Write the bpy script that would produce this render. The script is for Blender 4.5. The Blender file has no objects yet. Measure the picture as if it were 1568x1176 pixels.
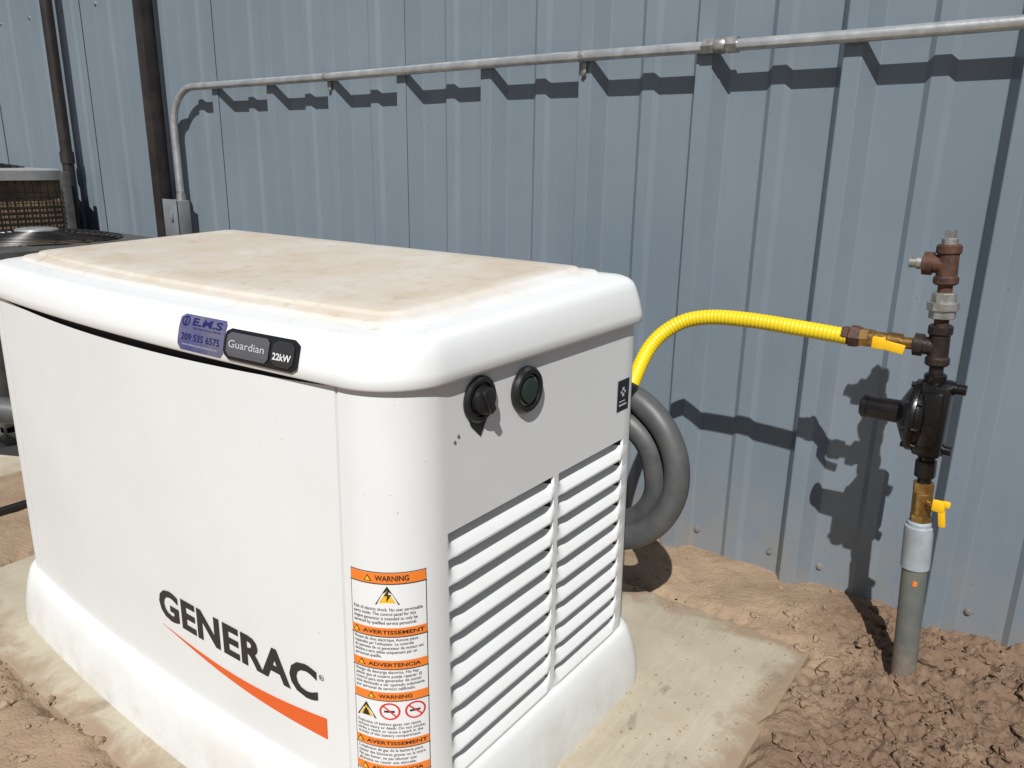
import bpy, bmesh, math, random
from mathutils import Vector, Matrix, noise
random.seed(7)
scene=bpy.context.scene
COL=scene.collection
# ---------------------------------------------------------------- materials
def nd(nt,t,**k):
    n=nt.nodes.new(t)
    for a,b in k.items(): setattr(n,a,b)
    return n
def M(name,col,rough=.5,metal=0,col2=None,vscale=6,detail=6,lo=.35,hi=.65,bump=0,bscale=80,bdist=.002,spec=.5,coat=0):
    m=bpy.data.materials.new(name); m.use_nodes=True; nt=m.node_tree
    b=nt.nodes['Principled BSDF']
    b.inputs['Base Color'].default_value=(*col,1); b.inputs['Roughness'].default_value=rough
    b.inputs['Metallic'].default_value=metal; b.inputs['Specular IOR Level'].default_value=spec
    b.inputs['Coat Weight'].default_value=coat
    tc=nd(nt,'ShaderNodeTexCoord')
    if col2:
        n=nd(nt,'ShaderNodeTexNoise'); n.inputs['Scale'].default_value=vscale; n.inputs['Detail'].default_value=detail
        n.inputs['Roughness'].default_value=.62
        nt.links.new(tc.outputs['Object'],n.inputs['Vector'])
        r=nd(nt,'ShaderNodeMapRange'); r.inputs[1].default_value=lo; r.inputs[2].default_value=hi
        nt.links.new(n.outputs['Fac'],r.inputs[0])
        mx=nd(nt,'ShaderNodeMix',data_type='RGBA'); mx.inputs[6].default_value=(*col,1); mx.inputs[7].default_value=(*col2,1)
        nt.links.new(r.outputs[0],mx.inputs[0]); nt.links.new(mx.outputs[2],b.inputs['Base Color'])
    if bump:
        n2=nd(nt,'ShaderNodeTexNoise'); n2.inputs['Scale'].default_value=bscale; n2.inputs['Detail'].default_value=5
        nt.links.new(tc.outputs['Object'],n2.inputs['Vector'])
        bp=nd(nt,'ShaderNodeBump'); bp.inputs['Strength'].default_value=bump; bp.inputs['Distance'].default_value=bdist
        nt.links.new(n2.outputs['Fac'],bp.inputs['Height']); nt.links.new(bp.outputs[0],b.inputs['Normal'])
    return m
class NT:
    """small node-graph helper on an existing material"""
    def __init__(s,m):
        s.nt=m.node_tree; s.b=s.nt.nodes['Principled BSDF']; s.tc=nd(s.nt,'ShaderNodeTexCoord'); s.sp=nd(s.nt,'ShaderNodeSeparateXYZ')
        s.nt.links.new(s.tc.outputs['Object'],s.sp.inputs[0]); s.x,s.y,s.z=s.sp.outputs
    def math(s,op,a,bv=None,clamp=False):
        n=nd(s.nt,'ShaderNodeMath',operation=op,use_clamp=clamp)
        for i,v in enumerate((a,bv)):
            if v is None: continue
            if isinstance(v,(int,float)): n.inputs[i].default_value=v
            else: s.nt.links.new(v,n.inputs[i])
        return n.outputs[0]
    def noise(s,scale,detail=6,rough=.6,dist=0,vec=None):
        n=nd(s.nt,'ShaderNodeTexNoise'); n.inputs['Scale'].default_value=scale; n.inputs['Detail'].default_value=detail
        n.inputs['Roughness'].default_value=rough; n.inputs['Distortion'].default_value=dist
        s.nt.links.new(vec or s.tc.outputs['Object'],n.inputs['Vector']); return n.outputs[0]
    def scaled(s,sc):
        n=nd(s.nt,'ShaderNodeMapping'); n.inputs['Scale'].default_value=sc; s.nt.links.new(s.tc.outputs['Object'],n.inputs['Vector']); return n.outputs[0]
    def rng(s,v,a,b,c=0,d=1):
        n=nd(s.nt,'ShaderNodeMapRange')
        for i,q in enumerate((a,b,c,d)): n.inputs[i+1].default_value=q
        s.nt.links.new(v,n.inputs[0]); return n.outputs[0]
    def mixto(s,fac,col):
        inp=s.b.inputs['Base Color']; n=nd(s.nt,'ShaderNodeMix',data_type='RGBA')
        if inp.is_linked: s.nt.links.new(inp.links[0].from_socket,n.inputs[6])
        else: n.inputs[6].default_value=inp.default_value[:]
        n.inputs[7].default_value=(*col,1); s.nt.links.new(fac,n.inputs[0]); s.nt.links.new(n.outputs[2],inp)
white=M('white_paint',(.71,.725,.725),.36,col2=(.67,.685,.68),vscale=3,bump=.08,bscale=900,bdist=.0004)
g=NT(white)
g.mixto(g.math('MULTIPLY',g.rng(g.z,.13,0,0,.7),g.rng(g.noise(9,8,.7),.45,.74)),(.46,.38,.28))
g.mixto(g.math('MULTIPLY',g.rng(g.noise(2.2,8,.75,1,g.scaled((1,1,.45))),.57,.77),.15),(.56,.51,.43))
g.mixto(g.rng(g.noise(170,2,.5),.74,.78,0,.5),(.35,.28,.2))
black=M('black_plastic',(.012,.012,.013),.35)
ink=M('black_ink',(.02,.02,.02),.5)
dark=M('dark_interior',(.012,.012,.012),.8)
orange=M('orange_decal',(.68,.11,.018),.4)
lorange=M('label_orange',(.76,.20,.025),.45)
lwhite=M('label_white',(.70,.71,.71),.4)
lyel=M('label_yellow',(.76,.46,.02),.45)
lred=M('label_red',(.6,.03,.03),.45)
steel=M('galvanised_steel',(.62,.64,.64),.34,.65,col2=(.42,.43,.43),vscale=25,bump=.15,bscale=200)
zinc=M('zinc_fitting',(.45,.45,.43),.42,.7,col2=(.25,.24,.22),vscale=60)
rust=M('rusty_iron',(.12,.05,.03),.7,.2,col2=(.04,.023,.018),vscale=70,bump=.4,bscale=250,bdist=.002)
iron=M('black_iron',(.020,.014,.011),.42,.2,col2=(.055,.036,.027),vscale=45,lo=.45,hi=.75,bump=.3,bscale=220)
regm=M('regulator_black',(.006,.005,.005),.27,.1,col2=(.013,.009,.008),vscale=35,lo=.5,hi=.8,bump=.2,bscale=260)
brass=M('brass',(.45,.27,.08),.35,.85,col2=(.22,.13,.05),vscale=60)
yel=M('yellow_pvc_jacket',(.78,.60,.008),.36,col2=(.72,.52,.012),vscale=10,bump=.05)
yelh=M('yellow_valve_handle',(.78,.44,.008),.4)
greyhose=M('grey_liquidtight',(.058,.063,.068),.48,col2=(.095,.093,.09),vscale=20,bump=.1)
pvc=M('grey_pvc',(.095,.11,.107),.5,col2=(.155,.15,.125),vscale=14,detail=9,lo=.4,hi=.75,bump=.1)
g=NT(pvc); g.mixto(g.math('MULTIPLY',g.rng(g.z,.16,.0,0,1),g.rng(g.noise(28,8,.7),.35,.62)),(.24,.175,.12))
pvcl=M('light_pvc',(.31,.36,.39),.45,col2=(.24,.26,.27),vscale=25)
brownp=M('brown_pipe',(.016,.013,.012),.4,col2=(.034,.028,.026),vscale=12)
cap_g=M('condenser_cap_grey',(.33,.34,.34),.45,col2=(.26,.265,.26),vscale=15)
dgrey=M('condenser_dark',(.045,.047,.05),.5,col2=(.09,.085,.075),vscale=20)
coil=M('coil_fins',(.36,.25,.15),.6,.25,col2=(.14,.10,.06),vscale=9,bump=.5,bscale=150)
boxg=M('box_grey',(.20,.215,.23),.5,col2=(.16,.17,.18),vscale=20)
badge=M('badge_grey',(.09,.09,.10),.3); badgeb=M('badge_black',(.012,.012,.014),.25)
ems=M('dealer_sticker',(.055,.062,.19),.45,col2=(.15,.14,.18),vscale=22)
navy=M('navy_ink',(.008,.012,.10),.5); greyink=M('light_ink',(.5,.51,.55),.5)
button=M('button_green',(.02,.035,.025),.3)

lidm=M('dusty_lid_paint',(.735,.75,.75),.38,bump=.08,bscale=900,bdist=.0004)
g=NT(lidm)
ax=g.math('ABSOLUTE',g.math('DIVIDE',g.math('ADD',g.x,1.155),.525))
ay=g.math('ABSOLUTE',g.math('DIVIDE',g.math('ADD',g.y,-.868),.283))
mxv=g.math('MAXIMUM',ax,ay)
n1=g.noise(6,8,.65); n2=g.noise(26,8,.7,.8); n3=g.noise(90,4,.6); n4=g.noise(2.6,6,.6,1.5)
edge=g.math('ADD',mxv,g.math('MULTIPLY',g.math('ADD',n1,-.5),.22))
comb=g.math('ADD',g.math('MULTIPLY',n1,.45),g.math('ADD',g.math('MULTIPLY',n2,.3),g.math('MULTIPLY',n4,.25)))
fac=g.math('MULTIPLY',g.math('MULTIPLY',g.rng(edge,1.0,.90),g.rng(comb,.38,.60,.45,1)),g.rng(g.z,.755,.765))
g.mixto(fac,(.575,.475,.355))
g.mixto(g.math('MULTIPLY',g.math('MULTIPLY',g.rng(n2,.58,.70),.65),g.rng(edge,1.0,.86)),(.44,.33,.215))
g.mixto(g.math('MULTIPLY',g.rng(n3,.68,.75,0,.6),g.rng(g.z,.74,.76)),(.38,.29,.20))

wallm=M('painted_steel_siding',(.150,.186,.222),.28,col2=(.176,.212,.246),vscale=2.2,lo=.3,hi=.7,bump=.05,bscale=60,bdist=.001)
g=NT(wallm)
g.mixto(g.math('MULTIPLY',g.rng(g.noise(6,7,.7,.5,g.scaled((3,1,.35))),.52,.74),.28),(.235,.245,.25))
g.mixto(g.math('MULTIPLY',g.rng(g.z,.26,.02,0,.7),g.rng(g.noise(12,8,.7),.40,.70)),(.25,.215,.175))
g.mixto(g.rng(g.noise(140,2,.5),.72,.77,0,.6),(.06,.06,.06))
soil=M('dirt',(.34,.25,.17),.95,col2=(.25,.175,.118),vscale=7,detail=10,lo=.38,hi=.70,bump=.9,bscale=150,bdist=.004,spec=.10)
g=NT(soil)
nn=g.noise(5,8,.65)
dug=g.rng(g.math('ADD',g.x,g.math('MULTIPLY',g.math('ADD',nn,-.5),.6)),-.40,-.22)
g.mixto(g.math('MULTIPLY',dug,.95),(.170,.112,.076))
g.mixto(g.math('MULTIPLY',g.rng(g.noise(24,9,.72),.50,.66),.5),(.29,.205,.14))
g.mixto(g.math('MULTIPLY',g.rng(g.noise(11,8,.7,.4),.58,.70),.5),(.12,.078,.053))
g.mixto(g.rng(g.y,-1.2,-3.0,0,.75),(.12,.095,.07))  # unseen ground behind the camera, darkened to cut bounce light into wall shadows
conc=M('dusty_concrete',(.44,.395,.305),.85,col2=(.33,.285,.215),vscale=4.2,detail=12,lo=.40,hi=.68,bump=.35,bscale=190,bdist=.0015,spec=.2)
g=NT(conc)
big=g.noise(6,10,.72,.6)
d=g.math('MAXIMUM',g.math('SUBTRACT',g.x,-.315),g.math('MAXIMUM',g.math('SUBTRACT',g.y,1.47),g.math('SUBTRACT',.45,g.y)))
g.mixto(g.math('MULTIPLY',g.rng(g.noise(16,12,.78,.8),.50,.62),.6),(.40,.33,.24))
g.mixto(g.math('MULTIPLY',g.rng(g.noise(11,6,.6,.2,g.scaled((6,.6,1))),.52,.70),.35),(.50,.455,.37))
g.mixto(g.math('MULTIPLY',g.rng(g.math('ADD',d,g.math('MULTIPLY',g.math('ADD',big,-.5),.30)),-.06,-.01),.85),(.28,.20,.135))
g.mixto(g.math('MULTIPLY',g.rng(g.noise(8,6,.6,.3,g.scaled((1.6,.8,1))),.63,.68),.5),(.19,.155,.115))
g.mixto(g.rng(g.noise(210,2,.5),.68,.74,0,.7),(.18,.14,.10))

# ---------------------------------------------------------------- mesh helpers
def mkobj(name,verts,faces,mats,parent=None,midx=None,angle=35,smooth=True):
    me=bpy.data.meshes.new(name); me.from_pydata([tuple(v) for v in verts],[],faces)
    if not isinstance(mats,(list,tuple)): mats=[mats]
    for m in mats: me.materials.append(m)
    if midx:
        for p,i in zip(me.polygons,midx): p.material_index=i
    bm=bmesh.new(); bm.from_mesh(me)
    if smooth:
        for f in bm.faces: f.smooth=True
        ca=math.radians(angle)
        for e in bm.edges:
            if len(e.link_faces)==2:
                if e.calc_face_angle(0)>ca: e.smooth=False
    bm.to_mesh(me); bm.free(); me.update()
    ob=bpy.data.objects.new(name,me); COL.objects.link(ob)
    if parent:
        ob.parent=parent; ob.matrix_parent_inverse=Matrix.Translation(parent.location).inverted()
    return ob
def empty(name,loc):
    e=bpy.data.objects.new(name,None); e.location=loc; e.empty_display_size=.1; COL.objects.link(e); return e
class B:
    def __init__(s): s.v=[];s.f=[];s.m=[]
    def add(s,v,f,mi=0):
        o=len(s.v); s.v+= [tuple(q) for q in v]; s.f+=[tuple(i+o for i in q) for q in f]; s.m+=[mi]*len(f)
    def obj(s,name,mats,parent=None,angle=35,smooth=True): return mkobj(name,s.v,s.f,mats,parent,s.m,angle,smooth)
def frame(d):
    d=Vector(d).normalized(); a=Vector((0,0,1)) if abs(d.z)<.9 else Vector((1,0,0))
    u=d.cross(a).normalized(); w=d.cross(u).normalized(); return d,u,w
def revolve(o,d,prof,seg=28,rot=0):
    o=Vector(o); d,u,w=frame(d); V=[];F=[]
    for t,r in prof:
        for k in range(seg):
            a=2*math.pi*k/seg+rot; V.append(o+d*t+(u*math.cos(a)+w*math.sin(a))*r)
    for i in range(len(prof)-1):
        for k in range(seg):
            F.append((i*seg+k,i*seg+(k+1)%seg,(i+1)*seg+(k+1)%seg,(i+1)*seg+k))
    F.append(tuple(range(seg))[::-1]); F.append(tuple((len(prof)-1)*seg+k for k in range(seg)))
    return V,F
def catmull(P,step=.006):
    P=[Vector(p) for p in P]; P=[P[0]*2-P[1]]+P+[P[-1]*2-P[-2]]; out=[]
    for i in range(1,len(P)-2):
        n=max(2,int((P[i+1]-P[i]).length/step))
        for k in range(n):
            t=k/n; a,b_,c,d=P[i-1:i+3]
            out.append(.5*((2*b_)+(c-a)*t+(2*a-5*b_+4*c-d)*t*t+(3*b_-a-3*c+d)*t**3))
    out.append(P[-2]); return out
def sweep(P,r,seg=16,cap=True):
    V=[];F=[];u=None;L=0
    for i,p in enumerate(P):
        d=(P[min(i+1,len(P)-1)]-P[max(i-1,0)]).normalized()
        if i: L+=(P[i]-P[i-1]).length
        if u is None: _,u,_=frame(d)
        u=(u-d*u.dot(d)).normalized(); w=d.cross(u)
        rr=r(L) if callable(r) else r
        for k in range(seg):
            a=2*math.pi*k/seg; V.append(p+(u*math.cos(a)+w*math.sin(a))*rr)
    for i in range(len(P)-1):
        for k in range(seg): F.append((i*seg+k,i*seg+(k+1)%seg,(i+1)*seg+(k+1)%seg,(i+1)*seg+k))
    if cap: F.append(tuple(range(seg))[::-1]); F.append(tuple((len(P)-1)*seg+k for k in range(seg)))
    return V,F
def box(c,s,bev=.002,rot=None):
    bm=bmesh.new(); bmesh.ops.create_cube(bm,size=1)
    for v in bm.verts: v.co=Vector((v.co.x*s[0],v.co.y*s[1],v.co.z*s[2]))
    if bev: bmesh.ops.bevel(bm,geom=list(bm.edges),offset=bev,segments=2,affect='EDGES',profile=.5)
    V=[v.co.copy() for v in bm.verts]; bm.verts.index_update(); F=[tuple(v.index for v in f.verts) for f in bm.faces]; bm.free()
    if rot: V=[rot@v for v in V]
    return [v+Vector(c) for v in V],F
def sstep(a,b_,x):
    t=max(0,min(1,(x-a)/(b_-a))); return t*t*(3-2*t)

# ================================================================ generator
XL,XR,YF,YB,R1,R2,BOW=-1.72,-.589,.572,1.160,.083,.036,.022
def plan(s,o=0,xl=XL,xr=XR,yf=YF,yb=YB,r1=R1,r2=R2,bow=BOW):
    Lf=xr-xl-2*r1; A=r1*math.pi/2; Le=yb-yf-r1-r2; A2=r2*math.pi/2; Lb=xr-xl-2*r2
    if s<=Lf:
        u=2*s/Lf-1; x=xl+r1+s; y=yf-bow*(1-u*u); n=Vector((-bow*4*u/Lf*.9,-1,0)).normalized()
    elif s<=Lf+A:
        a=(s-Lf)/r1; n=Vector((math.sin(a),-math.cos(a),0)); x=xr-r1+r1*n.x; y=yf+r1+r1*n.y
    elif s<=Lf+A+Le:
        t=s-Lf-A; x=xr; y=yf+r1+t; n=Vector((1,0,0))
    elif s<=Lf+A+Le+A2:
        a=(s-Lf-A-Le)/r2; n=Vector((math.cos(a),math.sin(a),0)); x=xr-r2+r2*n.x; y=yb-r2+r2*n.y
    elif s<=Lf+A+Le+A2+Lb:
        t=s-Lf-A-Le-A2; x=xr-r2-t; y=yb; n=Vector((0,1,0))
    elif s<=Lf+A+Le+2*A2+Lb:
        a=(s-Lf-A-Le-A2-Lb)/r2; n=Vector((-math.sin(a),math.cos(a),0)); x=xl+r2+r2*n.x; y=yb-r2+r2*n.y
    elif s<=Lf+A+2*Le+2*A2+Lb:
        t=s-Lf-A-Le-2*A2-Lb; x=xl; y=yb-r2-t; n=Vector((-1,0,0))
    else:
        a=(s-Lf-A-2*Le-2*A2-Lb)/r1; n=Vector((-math.cos(a),-math.sin(a),0)); x=xl+r1+r1*n.x; y=yf+r1+r1*n.y
    return Vector((x,y,0))+n*o, n
LF=XR-XL-2*R1; A1=R1*math.pi/2; LE=YB-YF-R1-R2; A2=R2*math.pi/2; LB=XR-XL-2*R2
TOT=LF+2*A1+2*LE+2*A2+LB
def outline(d,r1=None,bow=BOW):
    r1=max(.03,R1-d*.8) if r1 is None else r1; r2=max(.018,R2-d*.4)
    xl,xr,yf,yb=XL+d,XR-d,YF+d,YB-d
    Lf=xr-xl-2*r1; a1=r1*math.pi/2; Le=yb-yf-r1-r2; a2=r2*math.pi/2; Lb=xr-xl-2*r2
    P=[];c=0
    for L,n in [(Lf,40),(a1,14),(Le,24),(a2,8),(Lb,20),(a2,8),(Le,12),(a1,14)]:
        for k in range(n): P.append(plan(c+L*k/n,0,xl,xr,yf,yb,r1,r2,bow)[0])
        c+=L
    return P
gen=empty('standby_generator',((XL+XR)/2,(YF+YB)/2,0))
def body_taper(z): return .008*(1-z/.7)
def bodypt(s,z,o=0):
    p,n=plan(s,o+body_taper(z)); return Vector((p.x,p.y,z))
S=[LF*k/60 for k in range(60)]
S+=[LF-.012,LF-.0105,LF-.0085,LF-.007, .012,.0135,.0155,.017]
S+=[LF+A1*k/18 for k in range(19)]
def s_of_y(y): return LF+A1+(y-(YF+R1))
LV=[(.659,.900),(.912,1.112)]
for a,b_ in LV:
    for d in (0,.003,.006,.009,.013,.018): S+=[s_of_y(a+d),s_of_y(b_-d)]
    S+=[s_of_y(a+(b_-a)*k/8) for k in range(1,8)]
S+=[s_of_y(.906)]
c=LF+A1+LE
for L,n in [(A2,8),(LB,12),(A2,8),(LE,6),(A1,16)]:
    S+=[c+L*k/n for k in range(1,n+1)]; c+=L
S=sorted(set(round(s,5) for s in S)); S2=[S[0]]
for s in S[1:]:
    if s-S2[-1]>.0008: S2.append(s)
S=S2[:-1] if abs(S2[-1]-TOT)<.001 else S2
PITCH=.0375; ZT=.50; NR=10; DEP=.017
Z=[(.09,0,0),(.11,0,0)]
rows=[]
for i in range(NR-1,-1,-1):
    zt=ZT-i*PITCH; zb=zt-PITCH
    rows+=[(zb+.0005,.0015,0),(zb+.002,.003,0),(zb+.005,.003,0)]
    rows+=[(zb+.005+(zt-.0125-zb-.005)*t, .003+(-DEP-.003)*(t**1.3),0) for t in (.25,.5,.75,1)]
    rows+=[(zt-.0118,-DEP-.006,1),(zt-.0008,-DEP-.006,1)]
rows+=[(ZT,0,0)]
Z+=rows+[(.54,0,0),(.60,0,0),(.65,0,0),(.68,0,0),('top',0,0)]
def env(s):
    y=s-LF-A1+YF+R1
    if s<LF or s>LF+A1+LE+.001: return 0
    for a,b_ in LV:
        if a<=y<=b_: return sstep(a,a+.018,y)*sstep(b_,b_-.012,y)
    return 0
def seam(s):
    for c_ in (LF-.0095,.0145):
        if abs(s-c_)<.0014: return -.005
    return 0
V=[];F=[];MI=[]
NS=len(S)
for z,o,dk in Z:
    for s in S:
        e=env(s); zz=z
        if z=='top': 
            zz=.697
            if s<LF: zz-=.014*math.sin(math.pi*s/LF)**.7
        V.append(bodypt(s,zz,o*e+seam(s)))
for j in range(len(Z)-1):
    for i in range(NS):
        i2=(i+1)%NS
        F.append((j*NS+i,j*NS+i2,(j+1)*NS+i2,(j+1)*NS+i))
        em=min(env(S[i]),env(S[i2]))
        MI.append(1 if (Z[j+1][2]==1 and em>.15) else 0)
mkobj('enclosure_body',V,F,[white,dark],gen,MI,angle=28)
def loft(loops,zs_=None,captop=True,capbot=False):
    V=[];F=[];n=len(loops[0])
    for L in loops: V+=L
    for j in range(len(loops)-1):
        for i in range(n): F.append((j*n+i,j*n+(i+1)%n,(j+1)*n+(i+1)%n,(j+1)*n+i))
    if captop: F.append(tuple((len(loops)-1)*n+i for i in range(n)))
    if capbot: F.append(tuple(range(n))[::-1])
    return V,F
def lp(d,z,k=0.0,**kw): return [Vector((p.x,p.y,z+k*(p.y-.86))) for p in outline(d,**kw)]
V,F=loft([lp(.032,.1),lp(.032,.45),lp(.006,.66),lp(.006,.71)]); mkobj('inner_frame',V,F,dark,gen)
def lidprof():
    return [(.03,.706,0),(-.002,.7,0),(-.008,.6985,0),(-.0105,.702,0),(-.0095,.715,0),(-.005,.735,0.005),(.000,.750,.015),(.0045,.7575,.025),(.011,.7625,.03),(.020,.7650,.035),(.050,.7690,.04),(.0515,.7695,.04),(.0545,.7735,.04),(.056,.7742,.04),(.073,.7765,.04),(.0745,.7770,.04),(.0775,.7805,.04),(.079,.781,.04),(.11,.7825,.04)]
V,F=loft([lp(d,z,k) for d,z,k in lidprof()]); mkobj('roof_lid',V,F,lidm,gen,angle=60)
V,F=loft([lp(-.036,.0),lp(-.036,.022),lp(-.033,.05),lp(-.026,.085),lp(-.018,.112),lp(-.010,.121),lp(.004,.122)],captop=False)
mkobj('base_skirt',V,F,white,gen,angle=50)
# ---- decals
def lidpt(s,z,o=0):
    pr=lidprof()[3:9]
    for (d0,z0,k0),(d1,z1,k1) in zip(pr,pr[1:]):
        if z<=z1: break
    t=(z-z0)/(z1-z0); d=d0+(d1-d0)*t
    p,n=plan(s,-d+o+.0004); zz=z+(k0+(k1-k0)*t)*(p.y-.86)
    return Vector((p.x,p.y,zz))
def patch(bb,surf,u0,u1,v0,v1,off,mi,nu=10,nv=4,rr=0):
    V=[];F=[]
    for j in range(nv+1):
        v=v0+(v1-v0)*j/nv
        ins=0
        if rr:
            dv=min(v-v0,v1-v)
            if dv<rr: ins=rr-math.sqrt(max(0,rr*rr-(rr-dv)**2))
        for i in range(nu+1):
            V.append(surf(u0+ins+(u1-u0-2*ins)*i/nu,v,off))
    for j in range(nv):
        for i in range(nu): a=j*(nu+1)+i; F.append((a,a+1,a+nu+2,a+nu+1))
    bb.add(V,F,mi)
def poly(bb,surf,pts,off,mi): bb.add([surf(u,v,off) for u,v in pts],[tuple(range(len(pts)))],mi)
def ring(bb,surf,cu,cv,r0,r1,off,mi,n=28):
    V=[];F=[]
    for k in range(n):
        a=2*math.pi*k/n
        for r in (r0,r1): V.append(surf(cu+r*math.cos(a),cv+r*math.sin(a),off))
    for k in range(n): a=2*k;c=2*((k+1)%n); F.append((a,a+1,c+1,c))
    bb.add(V,F,mi)
def text(bb,surf,body,u0,v0,u1,v1,off,mi,bold=0,spacing=1,line=1,shear=0,center=False):
    cu=bpy.data.curves.new('t','FONT'); cu.body=body; cu.size=1; cu.offset=bold; cu.resolution_u=3; cu.space_character=spacing; cu.space_line=line; cu.shear=shear
    ob=bpy.data.objects.new('t',cu); COL.objects.link(ob); bpy.context.view_layer.update()
    me=bpy.data.meshes.new_from_object(ob.evaluated_get(bpy.context.evaluated_depsgraph_get()))
    xs=[v.co.x for v in me.vertices]; ys=[v.co.y for v in me.vertices]
    a,b_,c_,d=min(xs),max(xs),min(ys),max(ys); sx=(u1-u0)/(b_-a); sy=(v1-v0)/(d-c_)
    V=[surf(u0+(v.co.x-a)*sx,v0+(v.co.y-c_)*sy,off) for v in me.vertices]
    F=[tuple(p.vertices) for p in me.polygons]
    bb.add(V,F,mi); bpy.data.objects.remove(ob); bpy.data.meshes.remove(me); bpy.data.curves.remove(cu)
fx=lambda x:x-(XL+R1)
lg=B()
text(lg,bodypt,'GENERAC',fx(-1.108),.236,fx(-.737),.290,.0012,0,bold=.036,spacing=1.06)
text(lg,bodypt,'\u00ae',fx(-.733),.276,fx(-.724),.285,.0012,0)
n=26;V=[];F=[]
for k in range(n+1):
    t=k/n; x=-1.105+.383*t; top=.222-.004*t-.017*math.sin(math.pi*t*.9)+.006*t; th=.0008+.033*t**1.25
    V+=[bodypt(fx(x),top+.0,.0012),bodypt(fx(x),top-th,.0012)]
for k in range(n): F.append((2*k,2*k+1,2*k+3,2*k+2))
lg.add(V,F,1)
lg.obj('maker_logo_decal',[ink,orange],gen,smooth=False)
bd=B()
patch(bd,lidpt,fx(-.966),fx(-.868),.7035,.7570,.0006,0,10,8,.006)
text(bd,lidpt,'E.M.S',fx(-.938),.740,fx(-.876),.7525,.0011,1,bold=.03)
ring(bd,lidpt,fx(-.953),.7455,.006,.0085,.0011,1)
patch(bd,lidpt,fx(-.9545),fx(-.9515),.739,.752,.0013,1,2,2)
text(bd,lidpt,'ELECTRICAL SOLUTIONS',fx(-.935),.7345,fx(-.876),.7375,.0011,1)
text(bd,lidpt,'209 535 6575',fx(-.958),.7175,fx(-.876),.7275,.0011,1,bold=.015)
text(bd,lidpt,'www.electricalsolutions.com',fx(-.955),.7105,fx(-.88),.7135,.0011,2)
patch(bd,lidpt,fx(-.864),fx(-.728),.7055,.7485,.003,3,12,8,.01)
patch(bd,lidpt,fx(-.857),fx(-.778),.7105,.7435,.0045,4,8,6,.006)
patch(bd,lidpt,fx(-.772),fx(-.734),.710,.744,.0045,5,6,6,.008)
text(bd,lidpt,'Guardian',fx(-.852),.7225,fx(-.785),.7325,.0054,2)
text(bd,lidpt,'22kW',fx(-.769),.7185,fx(-.737),.7275,.0057,6,bold=.02)
bd.obj('name_badges',[ems,navy,greyink,badgeb,badge,M('badge_panel',(.03,.03,.032),.3),lwhite],gen,smooth=False)
wl=B(); s0=LF+.004; s1=s0+.096; w=s1-s0
def bar(zt,zb,txt):
    patch(wl,bodypt,s0+.001,s1-.001,zb,zt,.0010,1,14,1)
    cx=(s0+s1)/2; hw=len(txt)*.0029
    text(wl,bodypt,txt,cx-hw+.006,zb+.0035,cx+hw+.006,zt-.003,.0016,2,bold=.02)
    tri(cx-hw-.003,zb+.0025,.010,.0014)
    patch(wl,bodypt,s0,s1,zb-.0012,zb,.0013,2,14,1)
def tri(cx,zb,wd,o):
    h=wd*.87
    poly(wl,bodypt,[(cx-wd/2,zb),(cx+wd/2,zb),(cx,zb+h)],o,2)
    k=.68; c0=zb+h*.33
    poly(wl,bodypt,[(cx-wd/2*k,c0-h*.33*k),(cx+wd/2*k,c0-h*.33*k),(cx,c0+h*.67*k)],o+.0004,3)
patch(wl,bodypt,s0,s1,.14,.4665,.0004,2,16,6)
patch(wl,bodypt,s0+.0012,s1-.0012,.1412,.4655,.0007,0,16,6)
bar(.4655,.4515,'WARNING')
tri((s0+s1)/2,.422,.030,.0011)
cx=(s0+s1)/2
poly(wl,bodypt,[(cx+.002,.445),(cx-.004,.4345),(cx,.4355),(cx-.001,.4265),(cx+.005,.437),(cx+.001,.4362)],.0019,2)
T=lambda t,a,b_: text(wl,bodypt,t,s0+.004,b_,s1-.006,a,.0012,2,line=.95,bold=.006)
T('Risk of electric shock. No user serviceable\nparts inside. The control panel for this\nengine generator is intended to only be\nserviced by qualified service personnel.',.418,.393)
bar(.3895,.3775,'AVERTISSEMENT')
T("Risque de choc electrique. Aucune piece\nreparable par l'utilisateur. Le controle\ndu panneau de ce generateur de moteur est\ndestine a etre utilise uniquement par un\npersonnel qualifie.",.375,.3455)
bar(.3425,.3305,'ADVERTENCIA')
T('Riesgo de descarga electrica. No hay\npiezas que el usuario pueda reparar. El\ncontrol para este generador de motor\nesta destinado a ser operado solamente\npor personal de servicio calificado.',.328,.298)
bar(.2955,.2835,'WARNING')
tri(s0+.017,.2545,.027,.0011); poly(wl,bodypt,[(s0+.012,.258),(s0+.022,.258),(s0+.020,.264),(s0+.017,.270),(s0+.014,.264)],.0019,2)
for q in (.047,.078):
    ring(wl,bodypt,s0+q,.2675,.0105,.0128,.0014,4)
    patch(wl,bodypt,s0+q-.007,s0+q+.006,.2655,.2685,.0011,2,4,1)
    poly(wl,bodypt,[(s0+q-.0085,.2745),(s0+q-.007,.2760),(s0+q+.0085,.2605),(s0+q+.007,.259)],.0017,4)
T('Explosion of battery gases can cause\nserious injury or death. Do not smoke,\nstrike a match or cause a spark in the\nvicinity of this battery compartment.',.250,.227)
bar(.2245,.2125,'AVERTISSEMENT')
T("L'explosion de gaz de la batterie peut\ncauser des blessures graves ou la mort.\nNe pas fumer, ne pas allumer une\nallumette ou causer une etincelle.",.210,.186)
bar(.1835,.1715,'ADVERTENCIA')
T('La explosion de los gases de la bateria\npuede causar lesiones graves o la muerte.\nNo fume ni encienda un fosforo.',.169,.148)
wl.obj('warning_label',[lwhite,lorange,ink,lyel,lred],gen,smooth=False)
ef=B(); XE=XR+.0012
ef.add(*revolve((XE,.722,.663),(1,0,0),[(0,.031),(.003,.031),(.006,.028),(.006,.023),(.002,.022)]),0)
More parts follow.
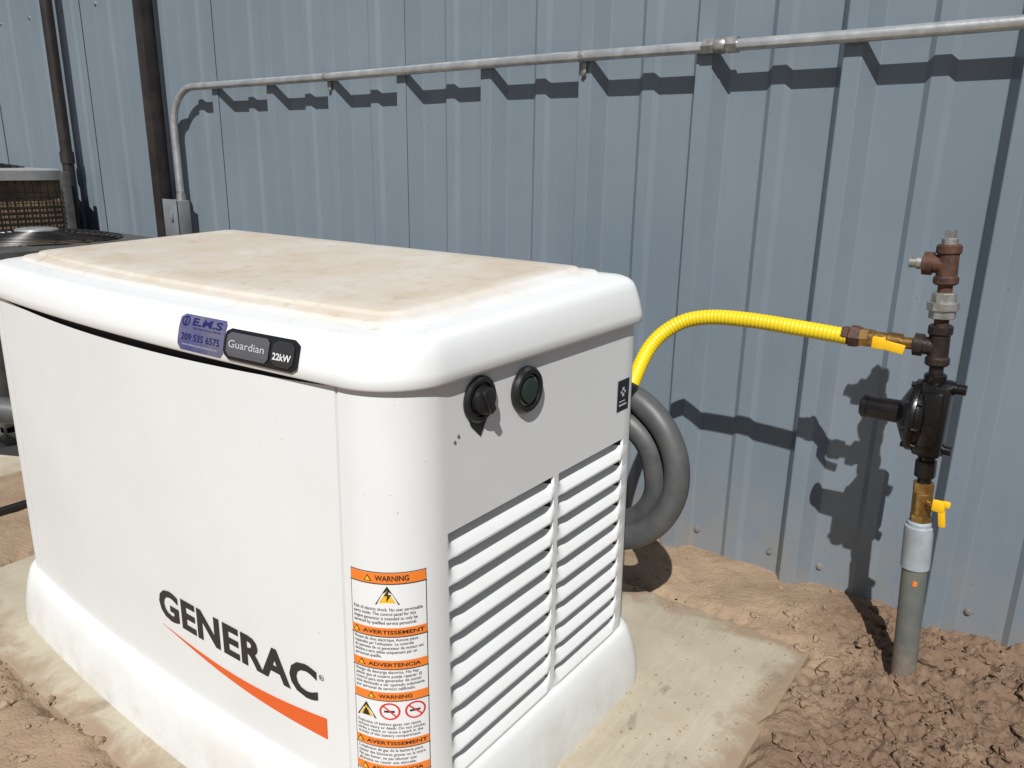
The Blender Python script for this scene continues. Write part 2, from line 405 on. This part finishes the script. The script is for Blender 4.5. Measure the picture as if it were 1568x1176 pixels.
ef.add(*revolve((XE,.722,.663),(1,0,0),[(.002,.019),(.013,.018),(.015,.015)]),0)
ef.add(*box((XE+.014,.722,.663),(.012,.012,.036),.003,Matrix.Rotation(math.radians(28),3,'X')),0)
poly(ef,lambda y,z,o:Vector((XE+o,y,z)),[(.696,.650),(.704,.632),(.724,.613),(.748,.650),(.748,.663),(.696,.663)],.0012,0)
ef.add(*revolve((XE,.822,.653),(1,0,0),[(0,.033),(.005,.033),(.009,.030),(.009,.024),(.004,.023),(.004,.0)]),0)
ef.add(*revolve((XE+.004,.822,.653),(1,0,0),[(0,.0175),(.005,.0175),(.006,.015)]),1)
ef.add(*revolve((XE+.004,.822,.653),(1,0,0),[(0,.0215),(.002,.0215),(.002,.0195),(0,.0195)]),2)
pl=lambda y,z,o:Vector((XE+o,y,z))
patch(ef,pl,1.083,1.122,.553,.607,.0012,3,1,1)
for a,b_,c_,d in [(1.089,1.114,.562,.565),(1.089,1.109,.569,.571),(1.098,1.105,.578,.594),(1.093,1.110,.584,.588)]: patch(ef,pl,a,b_,c_,d,.0018,4,1,1)
for y,z in [(.675,.618),(.682,.624)]: ef.add(*revolve((XE,y,z),(1,0,0),[(0,.0025),(.001,.0018)],8),2)
ef.obj('latch_and_button',[black,button,M('dull_grey',(.12,.12,.12),.5),badgeb,greyink],gen)

# ================================================================ wall
WY=1.73; RH=.042
def ribprof():
    P=[]
    for k in range(-32,14):
        c_=-.745+.305*k
        P+=[(c_-.040,0),(c_-.0375,-.001),(c_-.018,-RH+.001),(c_-.016,-RH),(c_+.015,-RH),(c_+.017,-RH+.001),(c_+.0415,-.001),(c_+.044,0)]
        for m,hw,h in ((.1525,.026,.0085),):
            P+=[(c_+m-hw,0),(c_+m-hw*.55,-h),(c_+m+hw*.55,-h),(c_+m+hw,0)]
    return P
P=ribprof(); NZ=24; V=[];F=[]
for x,y in P:
    for j in range(NZ+1):
        z=-.12+3.52*j/NZ
        V.append((x,WY+y+.0016*noise.noise(Vector((x*2.2,z*1.3,4))),z))   # slight oil-canning of the sheet
for i in range(len(P)-1):
    for j in range(NZ): a=i*(NZ+1)+j; b_=a+NZ+1; F.append((a,b_,b_+1,a+1))
wall=empty('corrugated_metal_wall',(-3,WY,0))
mkobj('siding_panels',V,F,wallm,wall,angle=20)
ov=B()
for k in range(-32,14):
    c_=-.745+.305*k
    if k%3==0:
        ov.add([(c_-.0425,WY-.003,-.12),(c_-.0185,WY-RH-.004,-.12),(c_+.0175,WY-RH-.004,-.12),(c_-.0425,WY-.003,3.4),(c_-.0185,WY-RH-.004,3.4),(c_+.0175,WY-RH-.004,3.4)],[(0,1,4,3),(1,2,5,4)],0)
ov.obj('panel_overlaps',wallm,wall,smooth=False)
sc=B()
for k in range(-12,6):
    c_=-.745+.305*k
    for z in (.055,1.55):
        for dx in (-.058,.060):
            sc.add(*revolve((c_+dx,WY,z),(0,-1,0),[(0,.009),(.0025,.009),(.0028,.006),(.006,.006),(.0065,.004)],6),0)
sc.obj('siding_screws',zinc,wall)

# ================================================================ conduit
cond=empty('electrical_conduit',(-1,1.68,1.196))
cb=B(); CY=WY-RH-.0145
pts=[Vector((2.2,CY,1.196))]+[Vector((2.2-4.9*k/20,CY,1.196+.0015*math.sin(k))) for k in range(1,21)]
R=.14
for k in range(1,11):
    a=math.pi/2*k/10; pts.append(Vector((-2.70-R*math.sin(a),CY,1.196-R*(1-math.cos(a)))))
pts.append(Vector((-2.84,CY,.80)))
cb.add(*sweep(pts,.0122,18),0)
for x in (-.70,): 
    cb.add(*revolve((x-.045,CY,1.196),(1,0,0),[(0,.0165),(.026,.0165)],6),1)
    cb.add(*revolve((x-.018,CY,1.196),(1,0,0),[(0,.0145),(.004,.0165),(.02,.0165),(.024,.0145)],20),1)
    cb.add(*revolve((x+.008,CY,1.196),(1,0,0),[(0,.0175),(.024,.0175)],6),1)
for x in (-1.05,-1.965,.17):
    cb.add(*revolve((x-.006,CY,1.196),(1,0,0),[(0,.0138),(.012,.0138)],20),1)
    cb.add(*box((x,CY+.0095,1.172),(.012,.003,.036),.0008),1)
    cb.add(*revolve((x,CY+.008,1.160),(0,-1,0),[(0,.006),(.004,.006)],6),1)
cb.add(*revolve((-2.84,CY,.795),(0,0,1),[(0,.018),(.022,.018),(.022,.014),(.034,.014)],12),1)
cb.obj('emt_pipe',[steel,zinc],cond)
jb=B()
jb.add(*box((-2.852,WY-RH-.028,.728),(.088,.054,.135),.004),0)
jb.add(*box((-2.852,WY-RH-.0585,.728),(.094,.005,.142),.002),0)
jb.add(*box((-2.835,WY-RH-.065,.735),(.012,.01,.03),.002),0)
jb.obj('junction_box',[boxg])
dn=B(); dn.add(*box((-2.945,WY-RH-.030,1.6),(.052,.056,3.6),.008),0)
for z in (.5,1.75,2.3): dn.add(*box((-2.945,WY-RH-.028,z),(.08,.062,.03),.002),0)
dn.obj('downspout',[brownp])
dn=B(); dn.add(*revolve((-3.70,WY-RH-.03,-.05),(0,0,1),[(0,.024),(3.4,.024)]),0)
dn.add(*revolve((-3.70,WY-RH-.03,.92),(0,0,1),[(0,.029),(.05,.029)]),0)
for z in (.4,1.9,2.2): dn.add(*box((-3.70,WY-RH-.01,z),(.09,.02,.025),.002),0)
dn.obj('vent_pipe',[brownp])

# ================================================================ gas riser
gas=empty('gas_regulator_riser',(-.16,1.47,0))
GY=1.47
def gx(z): return -.146-.0545*z
ax_=Vector((-.0545,0,1)).normalized()
gb=B()
def seg(z0,z1,r,mi,n=24,ch=.0):
    o=(gx(z0),GY,z0); h=(z1-z0)
    pr=[(0,r),(h,r)] if not ch else [(0,r-ch),(ch,r),(h-ch,r),(h,r-ch)]
    gb.add(*revolve(o,ax_,pr,n,.3),mi)
seg(-.08,.26,.0215,0); seg(.245,.33,.0245,1,28,.002); seg(.30,.338,.0205,1,28,.003)
seg(.335,.352,.018,2,6,.001); seg(.35,.395,.0165,2,24,.003); seg(.393,.412,.018,2,6,.001)
seg(.41,.425,.0115,8); seg(.422,.455,.0175,8,8,.002); seg(.45,.468,.014,8)
seg(.462,.480,.020,8,24,.003); seg(.595,.612,.018,8,24,.003)
seg(.60,.632,.0115,3); seg(.626,.642,.0195,3,24,.003); seg(.636,.684,.0165,3); seg(.679,.697,.0195,3,24,.003)
seg(.69,.722,.0115,4); seg(.708,.724,.021,5,8,.001); seg(.722,.736,.025,5,8,.001);seg(.734,.752,.019,5,8,.002)
seg(.75,.775,.0115,4); seg(.765,.780,.0195,4,24,.003); seg(.775,.822,.0165,4); seg(.815,.832,.0195,4,24,.003)
seg(.83,.842,.0125,5,20,.001); seg(.84,.856,.009,5,4,.001)
o=Vector((gx(.798),GY,.798))
gb.add(*revolve(o,(-1,0,0),[(0,.0155),(.022,.0155),(.022,.0195),(.036,.0195),(.037,.016)],24),4)
gb.add(*revolve(o+Vector((-.036,0,0)),(-1,0,0),[(0,.011),(.010,.011),(.010,.009),(.022,.009)],20),5)
o=Vector((gx(.658),GY,.658))
gb.add(*revolve(o,(-1,0,0),[(0,.0155),(.024,.0155),(.024,.0195),(.038,.0195),(.039,.016)],24),3)
gb.add(*revolve(o+Vector((-.036,0,0)),(-1,0,0),[(0,.0105),(.022,.0105),(.022,.015),(.034,.015),(.036,.012)],24),2)
gb.add(*revolve(o+Vector((-.068,0,0)),(-1,0,0),[(0,.0155),(.012,.0155),(.014,.013),(.034,.0135),(.036,.0155),(.046,.0155)],20),2)
gb.add(*revolve(o+Vector((-.112,0,0)),(-1,0,0),[(0,.017),(.014,.017)],6),2)
gb.add(*revolve(o+Vector((-.126,0,0)),(-1,0,0),[(0,.0185),(.006,.0205),(.018,.0205),(.020,.017),(.032,.016)],6),4)
gb.add(*revolve(o+Vector((-.090,-.012,0)),(0,-1,0),[(0,.008),(.010,.008),(.010,.011),(.014,.011)],16),2)
gb.add(*box(o+Vector((-.090,-.029,-.001)),(.022,.008,.022),.003),6)
gb.add(*box(o+Vector((-.071,-.030,-.004)),(.048,.005,.017),.002,Matrix.Rotation(math.radians(8),3,'Y')),6)
o=Vector((gx(.375),GY,.375))
gb.add(*revolve(o,(.8,-.6,0),[(0,.009),(.024,.009),(.024,.007),(.030,.007)],16),2)
q=o+Vector((.026,-.020,0))
gb.add(*box(q+Vector((.003,0,.006)),(.022,.010,.022),.004),6)
gb.add(*box(q+Vector((.010,0,-.010)),(.012,.007,.044),.003,Matrix.Rotation(math.radians(-10),3,'Y')),6)
gb.add(*box(q+Vector((.014,0,.012)),(.014,.009,.012),.003),6)
zc=.534; o=Vector((-.290,GY-.004,zc))
gb.add(*revolve(o,(1,0,0),[(0,.017),(.004,.0215),(.012,.0215),(.013,.0195),(.064,.021),(.070,.034),(.078,.050),(.084,.056),(.085,.063),(.089,.064),(.093,.064),(.097,.063),(.098,.056),(.104,.054),(.108,.050)],36),8)
for k in range(8):
    a=2*math.pi*k/8+.2
    gb.add(*revolve(o+Vector((.079,math.cos(a)*.058,math.sin(a)*.058)),(1,0,0),[(0,.005),(.006,.005),(.006,.003),(.026,.003)],6),8)
gb.add(*box((-.171,GY-.004,zc),(.046,.066,.130),.007),8)
gb.add(*box((-.171,GY-.039,zc+.004),(.030,.014,.098),.005),8)
gb.add(*revolve((-.171,GY-.030,zc-.012),(0,-1,0),[(0,.014),(.014,.014),(.016,.010),(.019,.010)],20),8)
gb.add(*revolve(Vector((-.175,GY,.590)),(1,0,0),[(0,.012),(.03,.012),(.03,.009),(.046,.009)],14),8)
gb.add(*revolve(Vector((-.175,GY,.478)),(1,0,0),[(0,.012),(.028,.012),(.028,.008),(.040,.008)],14),8)
gb.add(*box((gx(.22)+.006,GY-.0216,.222),(.007,.001,.010),0),7)
gb.obj('pipe_fittings',[pvc,pvcl,brass,iron,rust,zinc,yelh,lorange,regm],gas)
P=catmull([(-.330,GY,.655),(-.42,GY,.659),(-.52,GY-.002,.662),(-.60,GY-.006,.657),(-.655,GY-.02,.638),(-.695,GY-.05,.595),(-.705,GY-.10,.53),(-.695,GY-.16,.46),(-.69,GY-.22,.42),(-.69,GY-.30,.40)],.0015)
V,F=sweep(P,lambda L:.0150+.00045*math.sin(L*2*math.pi/.0075),16)
mkobj('flexible_gas_line',V,F,yel)
P=[(-1.0,1.24,.10),(-.86,1.25,.14)]
for k in range(0,27):
    a=math.radians(-120+k*27); r=.158 if k<14 else .158-.052*min(1,(k-13)/5)
    P.append((-.712+r*math.cos(a),1.26+.0035*k if k<14 else 1.31-.004*(k-13),.372+r*math.sin(a)*.98))
P+=[(-.80,1.17,.40),(-.84,1.12,.40)]
V,F=sweep(catmull(P,.01),lambda L:.0245,20); mkobj('coiled_conduit_hose',V,F,greyhose)

# ================================================================ condensers
def condenser(name,x0,x1,y0,y1,zt,capm,framem):
    par=empty(name,((x0+x1)/2,(y0+y1)/2,0)); cx,cy=(x0+x1)/2,(y0+y1)/2
    b1=B()
    b1.add(*box((cx,cy,.05),(x1-x0,y1-y0,.07),.008),0)
    for x in (x0+.02,x1-.02):
        for y in (y0+.02,y1-.02): b1.add(*box((x,y,zt/2+.02),(.04,.04,zt-.06),.008),0)
    b1.obj('frame',[framem],par)
    b2=B(); b2.add(*box((cx,cy,zt/2+.02),(x1-x0-.06,y1-y0-.06,zt-.10),.01),0); b2.obj('coil',[coil],par)
    n=48; rr=min(x1-x0,y1-y0)/2-.045; hx,hy=(x1-x0)/2+.006,(y1-y0)/2+.006
    def sq(a,hx,hy,ins=0):
        c_,s_=math.cos(a),math.sin(a); p=8
        k=1/((abs(c_/(hx-ins))**p+abs(s_/(hy-ins))**p)**(1/p)); return cx+c_*k,cy+s_*k
    L=[]
    for ins,z in ((0,zt-.045),(0,zt-.006),(.006,zt)): L.append([Vector((*sq(2*math.pi*k/n,hx,hy,ins),z)) for k in range(n)])
    for r,z in ((rr+.008,zt+.002),(rr,zt),(rr,zt-.12),(.02,zt-.13)): L.append([Vector((cx+r*math.cos(2*math.pi*k/n),cy+r*math.sin(2*math.pi*k/n),z)) for k in range(n)])
    V,F=loft(L); mi=[0]*(4*n)+[1]*(2*n)+[1]
    mkobj('top_cap',V,F,[capm,dark],par,mi)
    g=B()
    for i in range(1,15):
        r=rr*i/14; z=zt+.028*(1-(i/14)**2)+.006
        g.add(*sweep([Vector((cx+r*math.cos(2*math.pi*k/36),cy+r*math.sin(2*math.pi*k/36),z)) for k in range(37)],.0022,6,False),0)
    for k in range(8):
        a=math.pi*k/4+.2
        g.add(*sweep([Vector((cx+rr*t*math.cos(a),cy+rr*t*math.sin(a),zt+.028*(1-t*t)+.001)) for t in (.05,.3,.6,.8,1.02)],.0035,6),0)
    g.add(*revolve((cx,cy,zt+.02),(0,0,1),[(0,.075),(.018,.07),(.022,.05)],24),1)
    for k in range(4):
        a=math.pi/2*k; d=Vector((math.cos(a),math.sin(a),0)); e=Vector((-d.y,d.x,0)); c0=Vector((cx,cy,zt-.06))
        g.add([c0+d*.05-e*.03,c0+d*.05+e*.03+Vector((0,0,.02)),c0+d*rr*.92+e*.12+Vector((0,0,.03)),c0+d*rr*.92-e*.06-Vector((0,0,.01))],[(0,1,2,3)],1)
    g.obj('fan_guard',[black,steel],par)
    w=B()
    for z in [.10+i*.022 for i in range(int((zt-.16)/.022))]:
        w.add(*box((x1-.004,cy,z),(.003,y1-y0-.07,.003),0),0); w.add(*box((cx,y0+.004,z),(x1-x0-.07,.003,.003),0),0)
    for i in range(int((y1-y0-.08)/.03)): w.add(*box((x1-.001,y0+.05+i*.03,zt/2+.02),(.003,.003,zt-.13),0),0)
    for i in range(int((x1-x0-.08)/.03)): w.add(*box((x0+.05+i*.03,y0+.001,zt/2+.02),(.003,.003,zt-.13),0),0)
    w.obj('wire_grille',[black],par)
    return par
condenser('air_conditioner_condenser',-3.45,-2.79,.93,1.58,.655,dgrey,dgrey)
condenser('air_conditioner_condenser',-4.35,-3.56,.82,1.60,.898,cap_g,dgrey)
V,F=sweep(catmull([(-2.80,.72,.2),(-2.52,.85,.217),(-2.3,1.1,.15),(-2.2,1.32,.03),(-2.18,1.45,.01)],.02),.04,18); mkobj('insulated_refrigerant_line',V,F,greyhose)
V,F=sweep(catmull([(-2.27,-.2,.012),(-2.26,.5,.014),(-2.28,1.0,.012),(-2.4,1.5,.012)],.03),.013,12); mkobj('black_drain_line',V,F,black)

# ================================================================ ground
PX0,PX1,PY0,PY1=-1.97,-.315,.45,1.47
def soilh(x,y):
    p=Vector((x,y,0))
    dx=max(PX0-x,x-PX1); dy=max(PY0-y,y-PY1); d=max(dx,dy)
    nb=noise.noise(p*4)*.05+noise.noise(p*13)*.035+noise.noise(p*40)*.02
    k=sstep(-.05,.03,d+nb-.005)
    rough=sstep(-.36,-.16,x)*sstep(.7,1.1,y) if x>-.6 else 0
    rough=max(rough,.45*sstep(.5,.25,y),.12)
    fade=1 if abs(x+.5)<3.5 and y>-1 else 0
    n=noise.fractal(p*4,1,2,3)*.010*k
    if fade:
        t=noise.fractal(p*20+Vector((3,1,0)),.6,2.1,6)*.014*rough
        wq=Vector((noise.noise(p*30),noise.noise(p*30+Vector((9,9,9))),0))
        dd=noise.voronoi((p+wq*.014)*27)[0][0]; d2=noise.voronoi((p+wq*.008)*70)[0][0]
        cl=max(0,.5-dd)*.044*rough*sstep(-.25,.25,noise.noise(p*8))+max(0,.5-d2)*.018*rough
        n+=(t+cl)*k
    mound=.006*math.exp(-((x-.05)**2/.10+(y-1.66)**2/.03))+.018*math.exp(-((x+.33)**2/.012+(y-1.66)**2/.010))
    h=-.03*(1-k)+k*(.003+n)+mound
    return h
def coords(spec):
    out=[]
    for a,b_,st in spec:
        n=max(1,round((b_-a)/st)); out+=[a+(b_-a)*k/n for k in range(n)]
    out.append(spec[-1][1]); return out
xs=coords([(-60,-10,10),(-10,-3.5,.4),(-3.5,-2,.03),(-2,-1.7,.014),(-1.7,-.75,.009),(-.75,.55,.0040),(.55,1.5,.03),(1.5,6,.5),(6,60,9)])
ys=coords([(-60,-6,9),(-6,-.5,.4),(-.5,.0,.05),(0,.25,.02),(.25,.6,.007),(.6,.95,.009),(.95,1.76,.0045),(1.76,3,.2),(3,60,9)])
V=[(x,y,soilh(x,y)) for y in ys for x in xs]; nx=len(xs)
F=[(j*nx+i,j*nx+i+1,(j+1)*nx+i+1,(j+1)*nx+i) for j in range(len(ys)-1) for i in range(nx-1)]
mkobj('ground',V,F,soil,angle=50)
bm=bmesh.new(); bmesh.ops.create_icosphere(bm,subdivisions=3,radius=1); iv=[v.co.copy() for v in bm.verts]; bm.verts.index_update(); iff=[tuple(v.index for v in f.verts) for f in bm.faces]; bm.free()
bm=bmesh.new(); bmesh.ops.create_icosphere(bm,subdivisions=1,radius=1); iv1=[v.co.copy() for v in bm.verts]; bm.verts.index_update(); iff1=[tuple(v.index for v in f.verts) for f in bm.faces]; bm.free()
cl=B()
def clod(x,y,r):
    z=soilh(x,y)
    if z<-.012: z=0
    q=Vector((random.random()*50,random.random()*50,0)); sx,sy,sz=[random.uniform(.7,1.25) for _ in range(3)]
    ro=Matrix.Rotation(random.random()*6,3,'Z'); big=r>.006
    V=[]
    for v in (iv if big else iv1):
        k=1+.6*noise.noise(v*1.2+q)+.35*noise.noise(v*2.8+q)+(.22*noise.noise(v*6+q) if big else 0)
        w_=ro@Vector((v.x*sx*r*k,v.y*sy*r*k,v.z*sz*r*k*.75)); V.append(Vector((x,y,z+r*.15))+w_)
    cl.add(V,iff if big else iff1,0)
for _ in range(5200):
    x=random.uniform(-.40,.7); y=random.uniform(.8,1.7)
    if x<PX1+.03 and y<PY1-.02 and random.random()<.96: continue
    if noise.noise(Vector((x*7,y*7,2)))<random.uniform(-.5,.25): continue
    r=min(.018,.0015+random.expovariate(1/.0029))
    if random.random()<.045: r=random.uniform(.011,.022)
    if y>1.45 and x<-.25: r*=.5
    clod(x,y,r)
for _ in range(500):
    clod(random.uniform(-1.7,-.9),random.uniform(.1,.46),min(.011,.0012+random.expovariate(1/.0022)))
for _ in range(260):
    clod(random.uniform(-1.0,-.3),random.uniform(1.40,1.72),min(.009,.0008+random.expovariate(1/.0014)))
for _ in range(160):
    clod(random.uniform(-.56,-.33),random.uniform(.8,1.45),random.uniform(.0008,.0028))
cl.obj('dirt_clods',[soil],angle=50)
V,F=box(((PX0+PX1)/2,(PY0+PY1)/2,-.06),(PX1-PX0,PY1-PY0,.12),.008); mkobj('concrete_pad',V,F,conc)
V,F=box((-3.6,1.2,-.05),(2.1,.95,.12),.008); mkobj('concrete_pad',V,F,conc)

# ================================================================ light, camera
Ls=Vector((.5,-1,1.2)).normalized()
sun=bpy.data.lights.new('sun','SUN'); sun.energy=5.0; sun.angle=math.radians(.5); sun.color=(1,.98,.945)
so=bpy.data.objects.new('sun',sun); so.rotation_euler=(-Ls).to_track_quat('-Z','Y').to_euler(); so.location=(2,-3,5); COL.objects.link(so)
w=bpy.data.worlds.new('World'); scene.world=w; w.use_nodes=True; nt=w.node_tree
sky=nt.nodes.new('ShaderNodeTexSky'); sky.sky_type='NISHITA'; sky.sun_disc=False
sky.sun_elevation=math.asin(Ls.z); sky.sun_rotation=math.atan2(Ls.x,Ls.y)
nt.links.new(sky.outputs[0],nt.nodes['Background'].inputs[0]); nt.nodes['Background'].inputs[1].default_value=.05
cam=bpy.data.cameras.new('camera'); co=bpy.data.objects.new('camera',cam); COL.objects.link(co)
cam.sensor_width=36; cam.lens=27.05; cam.clip_end=300; cam.clip_start=.02
ps,pt,rl=math.radians(36.6),math.radians(16.0),.0156
Fw=Vector((-math.sin(ps)*math.cos(pt),math.cos(ps)*math.cos(pt),-math.sin(pt)))
R0=Vector((math.cos(ps),math.sin(ps),0)); U0=R0.cross(Fw)
Rv=(R0+rl*U0).normalized(); Uv=(U0-rl*R0).normalized()
m=Matrix((Rv,Uv,-Fw)).transposed().to_4x4(); m.translation=Vector((0,0,.95)); co.matrix_world=m
scene.camera=co
scene.view_settings.view_transform='Standard'; scene.view_settings.look='None'; scene.view_settings.exposure=0
